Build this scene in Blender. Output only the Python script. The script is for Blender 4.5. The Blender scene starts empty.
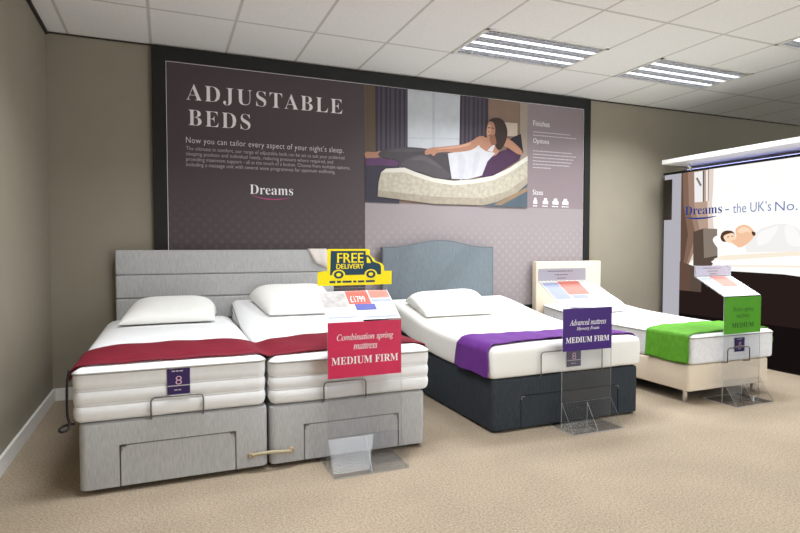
import bpy, bmesh, math, random
from mathutils import Vector, Matrix
from mathutils.geometry import tessellate_polygon
random.seed(7)
SC = bpy.context.scene
COL = SC.collection
PI = math.pi

# ------------------------------------------------------------------ camera
F_PX = 564.92
YAW, PITCH = 0.3926, -0.0362
CAM = Vector((0.8496, -5.195, 1.238))
cd = bpy.data.cameras.new('camera'); cd.sensor_width = 36.0; cd.lens = F_PX / 800 * 36.0; cd.clip_start = 0.05; cd.clip_end = 60
camo = bpy.data.objects.new('camera', cd); COL.objects.link(camo)
fwd = Vector((math.sin(YAW) * math.cos(PITCH), math.cos(YAW) * math.cos(PITCH), math.sin(PITCH)))
camo.location = CAM
camo.rotation_euler = fwd.to_track_quat('-Z', 'Y').to_euler()
SC.camera = camo

# ------------------------------------------------------------------ light levels, exposure
LAMP = 35.0          # watts of each louvred ceiling light (the louvres cut the light off sideways)
SPREAD = 136         # degrees
GLOW = 3.4           # brightness of the strips seen from below
WORLD = 3.8         # daylight that comes in through the open shop front
BOX = 1.0            # brightness of the backlit display
w = bpy.data.worlds.new('daylight'); SC.world = w; w.use_nodes = True
w.node_tree.nodes['Background'].inputs[0].default_value = (0.90, 0.965, 1.0, 1)
w.node_tree.nodes['Background'].inputs[1].default_value = WORLD
vs = SC.view_settings
vs.view_transform = 'Standard'; vs.look = 'None'; vs.exposure = 0.26; vs.gamma = 1.0; vs.use_curve_mapping = False
SC.cycles.use_denoising = True
SC.cycles.max_bounces = 10; SC.cycles.diffuse_bounces = 6; SC.cycles.transparent_max_bounces = 24
SC.cycles.sample_clamp_indirect = 6.0
SC.cycles.caustics_reflective = False; SC.cycles.caustics_refractive = False

# ------------------------------------------------------------------ materials
def lin(v):
    v /= 255.0
    return v / 12.92 if v <= 0.04045 else ((v + 0.055) / 1.055) ** 2.4
def C(r, g, b): return (lin(r), lin(g), lin(b), 1.0)

def nt(name):
    m = bpy.data.materials.new(name); m.use_nodes = True
    return m, m.node_tree, m.node_tree.nodes['Principled BSDF']

def mat(name, rgb, rough=0.6, metal=0.0, var=0.04, scale=14.0, spec=0.3, stretch=(1, 1, 1), bump=0.0, detail=3.0, coat=0.0):
    """principled with a procedural tonal variation of +-var and an optional bump"""
    m, t, p = nt(name)
    base = C(*rgb)
    p.inputs['Roughness'].default_value = rough
    p.inputs['Metallic'].default_value = metal
    p.inputs['Specular IOR Level'].default_value = spec
    if coat: p.inputs['Coat Weight'].default_value = coat
    tc = t.nodes.new('ShaderNodeTexCoord'); mp = t.nodes.new('ShaderNodeMapping')
    mp.inputs['Scale'].default_value = stretch
    nz = t.nodes.new('ShaderNodeTexNoise'); nz.inputs['Scale'].default_value = scale; nz.inputs['Detail'].default_value = detail
    t.links.new(tc.outputs['Object'], mp.inputs['Vector']); t.links.new(mp.outputs['Vector'], nz.inputs['Vector'])
    cr = t.nodes.new('ShaderNodeValToRGB')
    cr.color_ramp.elements[0].position = 0.3; cr.color_ramp.elements[1].position = 0.7
    cr.color_ramp.elements[0].color = tuple(min(1, c * (1 - var)) for c in base[:3]) + (1,)
    cr.color_ramp.elements[1].color = tuple(min(1, c * (1 + var)) for c in base[:3]) + (1,)
    t.links.new(nz.outputs['Fac'], cr.inputs['Fac']); t.links.new(cr.outputs['Color'], p.inputs['Base Color'])
    if bump:
        b = t.nodes.new('ShaderNodeBump'); b.inputs['Strength'].default_value = bump; b.inputs['Distance'].default_value = 0.004
        t.links.new(nz.outputs['Fac'], b.inputs['Height']); t.links.new(b.outputs['Normal'], p.inputs['Normal'])
    return m

def emit(name, rgb, strength):
    m = bpy.data.materials.new(name); m.use_nodes = True; t = m.node_tree
    t.nodes.remove(t.nodes['Principled BSDF'])
    e = t.nodes.new('ShaderNodeEmission'); e.inputs['Color'].default_value = C(*rgb); e.inputs['Strength'].default_value = strength
    t.links.new(e.outputs[0], t.nodes['Material Output'].inputs['Surface'])
    return m

def acrylic(name, tint, base, ior=1.45):
    m = bpy.data.materials.new(name); m.use_nodes = True; t = m.node_tree
    t.nodes.remove(t.nodes['Principled BSDF'])
    tr = t.nodes.new('ShaderNodeBsdfTransparent'); tr.inputs['Color'].default_value = tint
    gl = t.nodes.new('ShaderNodeBsdfGlossy'); gl.inputs['Roughness'].default_value = 0.0
    fr = t.nodes.new('ShaderNodeLayerWeight'); fr.inputs['Blend'].default_value = .5
    po = t.nodes.new('ShaderNodeMath'); po.operation = 'POWER'; po.inputs[1].default_value = 4.0
    ad = t.nodes.new('ShaderNodeMath'); ad.operation = 'ADD'; ad.inputs[1].default_value = base
    mx = t.nodes.new('ShaderNodeMixShader')
    t.links.new(fr.outputs['Facing'], po.inputs[0]); t.links.new(po.outputs[0], ad.inputs[0]); t.links.new(ad.outputs[0], mx.inputs[0])
    t.links.new(tr.outputs[0], mx.inputs[1]); t.links.new(gl.outputs[0], mx.inputs[2])
    t.links.new(mx.outputs[0], t.nodes['Material Output'].inputs['Surface'])
    return m

def carpet_mat():
    m, t, p = nt('carpet_beige')
    p.inputs['Roughness'].default_value = 0.95; p.inputs['Specular IOR Level'].default_value = 0.1
    tc = t.nodes.new('ShaderNodeTexCoord')
    n1 = t.nodes.new('ShaderNodeTexNoise'); n1.inputs['Scale'].default_value = 95; n1.inputs['Detail'].default_value = 6; n1.inputs['Roughness'].default_value = .75
    n2 = t.nodes.new('ShaderNodeTexNoise'); n2.inputs['Scale'].default_value = 2.2; n2.inputs['Detail'].default_value = 3
    for n in (n1, n2): t.links.new(tc.outputs['Object'], n.inputs['Vector'])
    cr = t.nodes.new('ShaderNodeValToRGB'); e = cr.color_ramp.elements
    e[0].position = 0.32; e[0].color = C(122, 106, 88); e[1].position = 0.68; e[1].color = C(188, 173, 153)
    t.links.new(n1.outputs['Fac'], cr.inputs['Fac'])
    mx = t.nodes.new('ShaderNodeMix'); mx.data_type = 'RGBA'; mx.blend_type = 'OVERLAY'; mx.inputs[0].default_value = 0.16
    t.links.new(cr.outputs[0], mx.inputs[6]); t.links.new(n2.outputs['Fac'], mx.inputs[7]); t.links.new(mx.outputs[2], p.inputs['Base Color'])
    b = t.nodes.new('ShaderNodeBump'); b.inputs['Strength'].default_value = 0.25; b.inputs['Distance'].default_value = 0.003
    t.links.new(n1.outputs['Fac'], b.inputs['Height']); t.links.new(b.outputs[0], p.inputs['Normal'])
    return m

GX, GY = 0.156, -0.7805
H = 2.914
def ceiling_mat():
    m, t, p = nt('ceiling_tiles')
    p.inputs['Roughness'].default_value = 0.9; p.inputs['Specular IOR Level'].default_value = 0.1
    L = t.links; N = t.nodes
    tc = N.new('ShaderNodeTexCoord'); sx = N.new('ShaderNodeSeparateXYZ'); L.new(tc.outputs['Object'], sx.inputs[0])
    def mth(op, a, b=None):
        n = N.new('ShaderNodeMath'); n.operation = op
        for i, v in enumerate((a, b)):
            if v is None: continue
            if isinstance(v, (int, float)): n.inputs[i].default_value = v
            else: L.new(v, n.inputs[i])
        return n.outputs[0]
    def line(sock, off, pitch, half):
        d = mth('PINGPONG', mth('SUBTRACT', sock, off), pitch / 2)   # distance to the nearest grid line
        return mth('LESS_THAN', d, half)
    lx = line(sx.outputs[0], GX, 0.6, 0.011); ly = line(sx.outputs[1], GY, 1.2, 0.011)
    f = mth('MAXIMUM', lx, ly)
    nz = N.new('ShaderNodeTexNoise'); nz.inputs['Scale'].default_value = 60; nz.inputs['Detail'].default_value = 3; L.new(tc.outputs['Object'], nz.inputs['Vector'])
    cr = N.new('ShaderNodeValToRGB'); cr.color_ramp.elements[0].position = .3; cr.color_ramp.elements[1].position = .7
    cr.color_ramp.elements[0].color = C(238, 238, 236); cr.color_ramp.elements[1].color = C(246, 246, 244); L.new(nz.outputs['Fac'], cr.inputs[0])
    mx = N.new('ShaderNodeMix'); mx.data_type = 'RGBA'; L.new(f, mx.inputs[0]); L.new(cr.outputs[0], mx.inputs[6]); mx.inputs[7].default_value = C(206, 204, 200)
    L.new(mx.outputs[2], p.inputs['Base Color'])
    return m

def damask_mat(name, rgb, rgb2, z_top, z_fade):
    """printed panel: plain at the top, a small lozenge pattern printed on its lower part"""
    m, t, p = nt(name); L = t.links; N = t.nodes
    p.inputs['Roughness'].default_value = 0.45; p.inputs['Specular IOR Level'].default_value = 0.25
    tc = N.new('ShaderNodeTexCoord'); mp = N.new('ShaderNodeMapping'); mp.inputs['Rotation'].default_value = (0, PI / 4, 0); mp.inputs['Scale'].default_value = (15, 15, 15)
    L.new(tc.outputs['Object'], mp.inputs[0])
    ck = N.new('ShaderNodeTexVoronoi'); ck.inputs['Scale'].default_value = 1.0; ck.inputs['Randomness'].default_value = 0.0
    fl = N.new('ShaderNodeVectorMath'); fl.operation = 'MULTIPLY'; fl.inputs[1].default_value = (1, 0, 1)
    L.new(mp.outputs[0], fl.inputs[0]); L.new(fl.outputs[0], ck.inputs['Vector'])
    r1 = N.new('ShaderNodeValToRGB'); r1.color_ramp.elements[0].position = .22; r1.color_ramp.elements[1].position = .34
    r1.color_ramp.elements[0].color = (1, 1, 1, 1); r1.color_ramp.elements[1].color = (0, 0, 0, 1); L.new(ck.outputs['Distance'], r1.inputs[0])
    sx = N.new('ShaderNodeSeparateXYZ'); L.new(tc.outputs['Object'], sx.inputs[0])
    mr = N.new('ShaderNodeMapRange'); mr.inputs['From Min'].default_value = z_top - 1.75; mr.inputs['From Max'].default_value = z_top - z_fade - 1.75; L.new(sx.outputs[2], mr.inputs[0])
    mu = N.new('ShaderNodeMath'); mu.operation = 'MULTIPLY'; L.new(r1.outputs[0], mu.inputs[0]); L.new(mr.outputs[0], mu.inputs[1])
    mx = N.new('ShaderNodeMix'); mx.data_type = 'RGBA'; L.new(mu.outputs[0], mx.inputs[0]); mx.inputs[6].default_value = C(*rgb); mx.inputs[7].default_value = C(*rgb2)
    L.new(mx.outputs[2], p.inputs['Base Color'])
    return m

M = {}
M['wall'] = mat('taupe_wall_paint', (147, 139, 124), .75, var=.02, scale=5, spec=.2, bump=.03)
M['carpet'] = carpet_mat()
M['ceiling'] = ceiling_mat()
M['white_paint'] = mat('white_gloss_paint', (228, 226, 222), .35, var=.015)
M['shade_and_bracket'] = mat('shade_line_and_bracket', (52, 46, 40), .7)  # dark tone of the painted ceiling shade line, also of the display bracket
M['black_frame'] = mat('black_frame', (26, 26, 24), .45, spec=.3)
M['grey_fabric'] = mat('grey_streaky_fabric', (178, 177, 177), .95, var=.13, scale=1.0, stretch=(230, 230, 22), spec=.05, bump=.15)
M['slate_fabric'] = mat('slate_fabric', (57, 62, 67), .95, var=.2, scale=1.0, stretch=(230, 230, 22), spec=.05, bump=.15)
M['blue_fabric'] = mat('blue_grey_fabric', (112, 120, 126), .95, var=.13, scale=1.0, stretch=(230, 230, 20), spec=.05, bump=.15)
M['cream'] = mat('cream_leatherette', (222, 207, 187), .45, var=.02, scale=30, spec=.4, bump=.05)
M['mattress'] = mat('white_mattress_ticking', (240, 240, 241), .9, var=.015, scale=40, spec=.1, bump=.12)
M['foam_cover'] = mat('white_foam_cover', (236, 234, 229), .9, var=.015, scale=60, spec=.1, bump=.1)
M['side_quilt'] = mat('pale_quilted_border', (228, 228, 231), .9, var=.06, scale=45, spec=.1, bump=.2)
M['pillow'] = mat('white_pillow_cotton', (243, 242, 238), .9, var=.012, scale=18, spec=.1, bump=.05)
M['piping'] = mat('grey_piping', (150, 147, 140), .8)
M['red_cloth'] = mat('crimson_runner_cloth', (118, 20, 40), .7, var=.12, scale=11, stretch=(1, 4, 2), spec=.25, bump=.12)
M['purple_cloth'] = mat('purple_runner_cloth', (104, 46, 136), .65, var=.10, scale=9, stretch=(1, 3, 2), spec=.3, bump=.12)
M['green_cloth'] = mat('green_runner_cloth', (88, 152, 36), .65, var=.12, scale=9, stretch=(1, 3, 2), spec=.3, bump=.12)
M['metal'] = mat('brushed_steel', (128, 124, 124), .35, metal=.9)
M['chrome'] = mat('chrome', (215, 215, 218), .15, metal=1.0, var=.01)
M['black_plastic'] = mat('black_plastic', (20, 20, 21), .5)
M['dark_gap'] = mat('dark_underside', (28, 27, 27), .9)
M['label'] = mat('dark_purple_label', (56, 38, 92), .6)
M['label_grey'] = mat('grey_purple_label', (92, 86, 106), .6)
M['pink'] = mat('pale_pink_print', (222, 180, 196), .6)
M['white_print'] = mat('white_print', (240, 238, 240), .6, var=.01)
M['silver_print'] = mat('silver_print', (232, 228, 228), .5, var=.01)
M['text_soft'] = mat('soft_grey_print', (186, 178, 182), .6, var=.01)
M['strap'] = mat('beige_strap', (172, 160, 132), .7)
M['swatch'] = mat('beige_swatch_cloth', (218, 208, 202), .9, bump=.1)
M['tan_leather'] = mat('tan_hook_end', (170, 146, 116), .6)
M['acrylic'] = acrylic('clear_acrylic', (.955, .96, .97, 1), .03)
M['acrylic_edge'] = mat('acrylic_cut_edge', (206, 210, 214), .3, spec=.5, var=.02)
M['acrylic_foot'] = acrylic('clear_acrylic_foot', (.95, .955, .965, 1), .006)
M['yellow'] = mat('yellow_card', (252, 230, 0), .5, var=.01)
M['navy'] = mat('navy_print', (24, 62, 84), .5, var=.01)
M['crimson_card'] = mat('crimson_card', (206, 40, 84), .4, var=.06, scale=9)
M['purple_card'] = mat('purple_card', (60, 20, 112), .4, var=.06, scale=9)
M['green_card'] = mat('green_card', (80, 150, 40), .4, var=.05, scale=9)
M['green_ink'] = mat('dark_green_ink', (34, 74, 28), .6)
M['paper'] = mat('white_paper', (226, 226, 231), .6, var=.01)
M['lilac_paper'] = mat('lilac_grey_card', (196, 193, 208), .6, var=.015)
M['grey_ink'] = mat('grey_ink', (120, 118, 132), .6)
M['coral'] = mat('coral_print', (232, 100, 88), .6)
M['pale_coral'] = mat('pale_coral_print', (226, 132, 120), .6)
M['blue_print'] = mat('blue_print', (88, 94, 160), .6)
M['pale_blue'] = mat('pale_blue_print', (164, 170, 204), .6)
M['grey_photo'] = mat('grey_photo_print', (176, 172, 172), .6, var=.2, scale=25)
M['dark_panel'] = damask_mat('dark_plum_print', (76, 66, 68), (84, 74, 77), 1.75, .5)
M['pale_panel'] = damask_mat('mauve_print', (150, 140, 142), (157, 148, 150), 1.55, .25)
M['side_panel'] = mat('mauve_print_plain', (134, 120, 124), .45, var=.01)
M['magenta'] = mat('magenta_print', (170, 70, 120), .5)

# ------------------------------------------------------------------ object helpers
ORG = {}
def tag(o, label=None, cat=None, group=None, kind=None):
    if label: o['label'] = label
    if cat: o['category'] = cat
    if group: o['group'] = group
    if kind: o['kind'] = kind
    return o
def thing(name, label, cat, loc=(0, 0, 0), group=None):
    o = bpy.data.objects.new(name, None); COL.objects.link(o); o.location = loc; o.empty_display_size = .1
    ORG[o] = Vector(loc); return tag(o, label, cat, group)
def build(name, bm, m, parent=None, smooth=False, loc=None, auto=None):
    """bmesh in world coordinates -> one mesh object under its parent"""
    org = ORG[parent] if parent is not None else Vector(loc) if loc is not None else Vector((0, 0, 0))
    bmesh.ops.translate(bm, verts=bm.verts, vec=-org)
    bmesh.ops.recalc_face_normals(bm, faces=bm.faces)
    me = bpy.data.meshes.new(name); bm.to_mesh(me); bm.free()
    for mm in (m if isinstance(m, (list, tuple)) else [m]): me.materials.append(mm)
    if smooth: me.shade_smooth()
    o = bpy.data.objects.new(name, me); COL.objects.link(o)
    if parent is not None: o.parent = parent
    elif loc is not None: o.location = loc
    if auto: me.set_sharp_from_angle(angle=math.radians(auto))
    ORG[o] = org
    return o
def B(): return bmesh.new()
def box(bm, x0, x1, y0, y1, z0, z1, bev=0, seg=2, mi=0):
    b = bmesh.new()
    bmesh.ops.create_cube(b, size=1.0)
    bmesh.ops.scale(b, vec=(x1 - x0, y1 - y0, z1 - z0), verts=b.verts)
    bmesh.ops.translate(b, vec=((x0 + x1) / 2, (y0 + y1) / 2, (z0 + z1) / 2), verts=b.verts)
    if bev: bmesh.ops.bevel(b, geom=b.edges, offset=bev, segments=seg, profile=.6, affect='EDGES', clamp_overlap=True)
    for f in b.faces: f.material_index = mi
    merge(bm, b); return bm
def merge(dst, src):
    me = bpy.data.meshes.new('tmp'); src.to_mesh(me); src.free(); dst.from_mesh(me); bpy.data.meshes.remove(me)
def tube(bm, pts, r, seg=8, closed=False, caps=True, mi=0):
    pts = [Vector(p) for p in pts]; n = len(pts); rings = []
    prev = None
    for i, p in enumerate(pts):
        if closed: d = pts[(i + 1) % n] - pts[i - 1]
        else: d = pts[min(i + 1, n - 1)] - pts[max(i - 1, 0)]
        d.normalize()
        if prev is None: u = d.orthogonal().normalized()
        else:
            u = prev - d * prev.dot(d)
            u = u.normalized() if u.length > 1e-6 else d.orthogonal().normalized()
        prev = u; v = d.cross(u)
        rr = r[i] if isinstance(r, (list, tuple)) else r
        rings.append([bm.verts.new(p + (u * math.cos(2 * PI * k / seg) + v * math.sin(2 * PI * k / seg)) * rr) for k in range(seg)])
    m_ = n if closed else n - 1
    for i in range(m_):
        a, b = rings[i], rings[(i + 1) % n]
        for k in range(seg):
            f = bm.faces.new((a[k], a[(k + 1) % seg], b[(k + 1) % seg], b[k])); f.material_index = mi
    if caps and not closed:
        bm.faces.new(rings[0][::-1]).material_index = mi; bm.faces.new(rings[-1]).material_index = mi
    return bm
def smooth_path(pts, sub=6, closed=False):
    pts = [Vector(p) for p in pts]; n = len(pts); out = []
    rng = range(n if closed else n - 1)
    for i in rng:
        g = (lambda j: pts[j % n]) if closed else (lambda j: pts[max(0, min(n - 1, j))])
        p0, p1, p2, p3 = g(i - 1), g(i), g(i + 1), g(i + 2)
        for k in range(sub):
            s = k / sub
            out.append(.5 * ((2 * p1) + (p2 - p0) * s + (2 * p0 - 5 * p1 + 4 * p2 - p3) * s * s + (3 * p1 - p0 - 3 * p2 + p3) * s ** 3))
    if not closed: out.append(pts[-1])
    return out
def cyl(bm, c, axis, r0, r1, L, seg=16, mi=0):
    c = Vector(c); a = Vector(axis).normalized()
    return tube(bm, [c, c + a * L], [r0, r1], seg, mi=mi)
def plate(bm, o, ux, uy, w_, h_, t, mi=0, edge=0):
    """thin rectangular plate: corner o, directions ux,uy, sizes w_,h_, thickness t along ux x uy"""
    o = Vector(o); ux = Vector(ux).normalized() * w_; uy = Vector(uy).normalized() * h_; n = ux.cross(uy).normalized() * t
    v = [bm.verts.new(o + a * ux + b * uy + c * n) for c in (0, 1) for a, b in ((0, 0), (1, 0), (1, 1), (0, 1))]
    for q, m_ in (((3, 2, 1, 0), mi), ((4, 5, 6, 7), mi), ((0, 1, 5, 4), edge), ((1, 2, 6, 5), edge), ((2, 3, 7, 6), edge), ((3, 0, 4, 7), edge)):
        bm.faces.new([v[i] for i in q]).material_index = m_
    return bm

# text in the look of the signs: serif bold / serif italic come from the mathematical letters of Blender's own font
def sb(s): return ''.join(chr(0x1D400 + ord(c) - 65) if 'A' <= c <= 'Z' else chr(0x1D41A + ord(c) - 97) if 'a' <= c <= 'z' else c for c in s)
def si(s): return ''.join(chr(0x1D434 + ord(c) - 65) if 'A' <= c <= 'Z' else chr(0x1D44E + ord(c) - 97) if 'a' <= c <= 'z' else c for c in s)
def text_bm(items, frame):
    """items: (string, x, y, width or None, height or None, letterspacing) in the plane's own metres; frame maps (x,y,depth) to the world"""
    bm = B()
    for body, x, y, wd, ht, sp, al, off in items:
        cu = bpy.data.curves.new('t', 'FONT'); cu.body = body; cu.offset = off; cu.space_character = sp; cu.resolution_u = 3
        ob = bpy.data.objects.new('t', cu); COL.objects.link(ob)
        dg = bpy.context.evaluated_depsgraph_get()
        me = bpy.data.meshes.new_from_object(ob.evaluated_get(dg))
        bpy.data.objects.remove(ob); bpy.data.curves.remove(cu)
        xs = [v.co.x for v in me.vertices]; ys = [v.co.y for v in me.vertices]
        w0, h0 = max(xs) - min(xs), max(ys) - min(ys)
        sx = wd / w0 if wd else None; sy = ht / h0 if ht else None
        sx = sx or sy; sy = sy or sx
        ox = {'l': 0, 'c': -w0 * sx / 2, 'r': -w0 * sx}[al]
        b = bmesh.new(); b.from_mesh(me); bpy.data.meshes.remove(me)
        for v in b.verts: v.co = frame(x + ox + (v.co.x - min(xs)) * sx, y + (v.co.y - min(ys)) * sy)
        merge(bm, b)
    return bm
def T(body, x, y, wd=None, ht=None, sp=1.0, al='l', off=0.0): return (body, x, y, wd, ht, sp, al, off)
def wall_frame(y):                     # plane facing the camera side (-y)
    return lambda a, b, d=0.0: Vector((a, y - d, b))
def side_frame(x):                     # plane facing -x; reading direction runs towards -y
    return lambda a, b, d=0.0: Vector((x - d, -a, b))
def ribbon(bm, pts, width, frame, depth=0, mi=0):
    """flat stroke along a smooth path with a width profile, in a plane"""
    P_ = smooth_path([Vector((p[0], p[1], 0)) for p in pts], 6); n = len(P_)
    L_, R_ = [], []
    for i, p in enumerate(P_):
        d = (P_[min(i + 1, n - 1)] - P_[max(i - 1, 0)]).normalized(); nn = Vector((-d.y, d.x, 0))
        w_ = width(i / (n - 1)) / 2
        a = p + nn * w_; b = p - nn * w_
        L_.append(bm.verts.new(frame(a.x, a.y, depth))); R_.append(bm.verts.new(frame(b.x, b.y, depth)))
    for i in range(n - 1):
        bm.faces.new((L_[i], R_[i], R_[i + 1], L_[i + 1])).material_index = mi
def flat_poly(bm, pts, frame, depth, mi, smooth=False, sub=5):
    P_ = [Vector((p[0], p[1], 0)) for p in pts]
    if smooth: P_ = smooth_path(P_, sub, True)
    vs_ = [bm.verts.new(frame(p.x, p.y, depth)) for p in P_]
    for tri in tessellate_polygon([P_]):
        try: bm.faces.new([vs_[i] for i in tri]).material_index = mi
        except ValueError: pass
def bars(bm, x, y, rows, wmax, pitch, h, frame, depth=0, mi=0, rnd=None, lens=None):
    """lines of print too small to read: rows of word-length dashes"""
    rnd = rnd or random.Random(3)
    for r in range(rows):
        cx = x; end = x + wmax * (lens[r] if lens else rnd.uniform(.8, 1))
        yy = y - r * pitch
        while cx < end:
            w_ = min(rnd.uniform(1.2, 4.0) * h, end - cx)
            if w_ > .4 * h: flat_poly(bm, [(cx, yy), (cx + w_, yy), (cx + w_, yy + h), (cx, yy + h)], frame, depth, mi)
            cx += w_ + h * .6

# pixel of the photograph -> point of a plane of the room (used to trace flat prints)
PHOTO_AT, _y, _p = Vector((0.8496, -5.195, 1.238)), 0.3926, -0.0362      # where the photograph was taken from
_F = Vector((math.sin(_y) * math.cos(_p), math.cos(_y) * math.cos(_p), math.sin(_p))); _R = Vector((math.cos(_y), -math.sin(_y), 0)); _U = _R.cross(_F)
def ray(px, py): return _F + _R * ((px - 400) / F_PX) - _U * ((py - 266.5) / F_PX)
def on_y(px, py, y):
    d = ray(px, py); p = PHOTO_AT + d * ((y - PHOTO_AT.y) / d.y); return (p.x, p.z)
def on_x(px, py, x):
    d = ray(px, py); p = PHOTO_AT + d * ((x - PHOTO_AT.x) / d.x); return (-p.y, p.z)

# ------------------------------------------------------------------ the setting
RX, RY = 9.6, -9.0
def struct(name, bm, m, **k): return tag(build(name, bm, m, **k), kind='structure')
struct('floor', box(B(), -.1, RX + .1, RY, .1, -.1, 0), M['carpet'])
struct('wall_back', box(B(), -.1, RX + .1, 0, .1, 0, H + .25), M['wall'])
struct('wall_left', box(B(), -.1, 0, RY, 0, 0, H + .25), M['wall'])
struct('wall_daylight_block', box(B(), -.1, 3.6, RY - .1, RY, 0, H + .25), M['wall'])  # unseen wall piece added to keep daylight off the left side
struct('wall_right', box(B(), RX, RX + .1, RY, 0, 0, H + .25), M['wall'])
# (kx, ky): cell of the luminaire's left edge and its row in the 600 mm grid
LIGHTS = [(5, 0), (8, 0), (9, 2), (1, 2), (3, 6), (8, 11)]
holes = set()
for kx, ky in LIGHTS:
    holes.add((kx, ky)); holes.add((kx + 1, ky))
bm = B()
xl = [0.0] + [GX + .6 * k for k in range(16) if GX + .6 * k < RX] + [RX]
yl = [0.0] + [GY - .6 * k for k in range(14) if GY - .6 * k > RY] + [RY]
vg = {}
def gv(i, j):
    if (i, j) not in vg: vg[(i, j)] = bm.verts.new((xl[i], yl[j], H))
    return vg[(i, j)]
for i in range(len(xl) - 1):
    for j in range(len(yl) - 1):
        if (i - 1, j - 1) in holes: continue
        bm.faces.new((gv(i, j), gv(i, j + 1), gv(i + 1, j + 1), gv(i + 1, j)))
struct('ceiling', bm, M['ceiling'])
struct('ceiling_slab', box(B(), -.1, RX + .1, RY, .1, H + .25, H + .3), M['white_paint'])
struct('shade_strip_1', box(B(), 0, .022, RY, 0, H - .02, H - .001), M['shade_and_bracket'])  # dark strip painted in as the shade line where wall meets ceiling
struct('shade_strip_2', box(B(), .022, RX, -.012, 0, H - .012, H - .001), M['shade_and_bracket'])  # same shade line drawn as a dark strip along the back wall
def skirting(bm, x0, x1, y0, y1): box(bm, x0, x1, y0, y1, 0, .1, .004)
bm = B(); skirting(bm, 0, .018, RY, 0); struct('baseboard_left', bm, M['white_paint'])
bm = B(); skirting(bm, .018, RX, -.018, 0); struct('baseboard_back', bm, M['white_paint'])

# ------------------------------------------------------------------ ceiling lights
M['tube'] = emit('fluorescent_strip', (244, 249, 255), GLOW)
M['louvre'] = mat('silver_louvre', (226, 228, 234), .35, metal=.15, var=.04, scale=30)
M['reflector'] = mat('pale_reflector', (220, 222, 228), .35, metal=.3, var=.03)
def luminaire(kx, ky, label):
    x0, x1 = GX + .6 * kx, GX + .6 * kx + 1.2; y1 = GY - .6 * ky; y0 = y1 - .6
    t = thing('ceiling_light', label, 'light', ((x0 + x1) / 2, (y0 + y1) / 2, H), 'recessed louvred ceiling lights')
    b = B()
    for q in ((x0, x1, y0, y0 + .022), (x0, x1, y1 - .022, y1), (x0, x0 + .03, y0, y1), (x1 - .03, x1, y0, y1)): box(b, *q, H - .006, H + .07)
    build('frame', b, M['white_paint'], t)
    build('reflector', box(B(), x0 + .03, x1 - .03, y0 + .022, y1 - .022, H + .062, H + .068), M['reflector'], t)
    band = .106; gap = (.6 - .044 - 4 * band) / 3; y = y0 + .022
    for k in range(4):
        b = B()
        for yy in (y + .002, y + band / 2 - .002, y + band - .006): box(b, x0 + .032, x1 - .032, yy, yy + .004, H - .002, H + .035)
        nb = 34
        for i in range(nb):
            xx = x0 + .04 + (1.12) * i / (nb - 1)
            box(b, xx - .0025, xx + .0025, y + .003, y + band - .003, H + .0, H + .03)
        build('louvre', b, M['louvre'], t)
        if k < 3:
            build('fluorescent_strip', box(B(), x0 + .035, x1 - .035, y + band + .004, y + band + gap - .004, H + .008, H + .02), M['tube'], t)
        y += band + gap
    ld = bpy.data.lights.new('louvre_light', 'AREA'); ld.shape = 'RECTANGLE'; ld.size = 1.12; ld.size_y = .52
    ld.energy = LAMP; ld.color = (.93, .97, 1.0); ld.spread = math.radians(SPREAD)
    lo = bpy.data.objects.new('louvre_light', ld); COL.objects.link(lo); lo.parent = t; lo.location = (0, 0, -.008)
    return t
luminaire(5, 0, 'louvred ceiling light above the poster picture of the reclining woman')
luminaire(8, 0, 'louvred ceiling light over the bare wall right of the poster')
luminaire(9, 2, 'louvred ceiling light cut by the right edge, nearest the lit display canopy')
for kx, ky in LIGHTS[3:]:  # unseen lights put in beyond the frame to lift beds, floor and ceiling
    luminaire(kx, ky, 'louvred ceiling light behind the camera side of the showroom, out of the picture')

# ------------------------------------------------------------------ wall poster
PY = -.03
t = thing('wall_poster', 'huge plum and mauve ADJUSTABLE BEDS poster in black frame on the back wall', 'poster', (3.0, 0, 1.75))
X0, X1, Z0, Z1 = .759, 5.325, .5, 2.892
IX0, IX1, IZ0, IZ1 = .868, 5.243, .6, 2.785
SPL = 2.625
b = B()
box(b, X0, IX0, -.05, 0, Z0, Z1, .004); box(b, IX1, X1, -.05, 0, Z0, Z1, .004)
box(b, IX0, IX1, -.05, 0, IZ1, Z1, .004); box(b, IX0, IX1, -.05, 0, Z0, IZ0, .004)
build('frame', b, M['black_frame'], t)
build('dark_panel', box(B(), IX0, SPL, PY, -.002, IZ0, IZ1), M['dark_panel'], t)
build('pale_panel', box(B(), SPL, IX1, PY, -.002, IZ0, 1.655), M['pale_panel'], t)
build('side_panel', box(B(), 4.475, IX1, PY, -.002, 1.655, IZ1), M['side_panel'], t)
build('picture_backing', box(B(), SPL, 4.475, PY, -.002, 1.655, IZ1), M['side_panel'], t)
b = B(); e_ = .004
for q in ((IX0, IX1, IZ1 - e_, IZ1), (IX0, IX0 + e_, IZ0, IZ1), (IX1 - e_, IX1, IZ0, IZ1)): box(b, q[0], q[1], PY - .002, PY, q[2], q[3])
build('inner_edge', b, M['silver_print'], t)
wf = wall_frame(PY - .001)
build('heading', text_bm([T(sb('ADJUSTABLE'), 1.026, 2.462, 1.375, .153, 1.15, 'l', -.010), T(sb('BEDS'), 1.04, 2.264, .515, .137, 1.15, 'l', -.010)], wf), M['silver_print'], t)
build('subheading', text_bm([T('Now you can tailor every aspect of your night\u2019s sleep.', 1.02, 2.100, 1.39, .066, 1.08, 'l', -.012)], wf), M['silver_print'], t)
para = ['The ultimate in comfort, our range of adjustable beds can be set to suit your preferred',
        'sleeping position and individual needs, reducing pressure where required, and',
        'providing maximum support - all at the touch of a button. Choose from multiple options,',
        'including a massage unit with several wave programmes for optimum wellbeing.']
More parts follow.
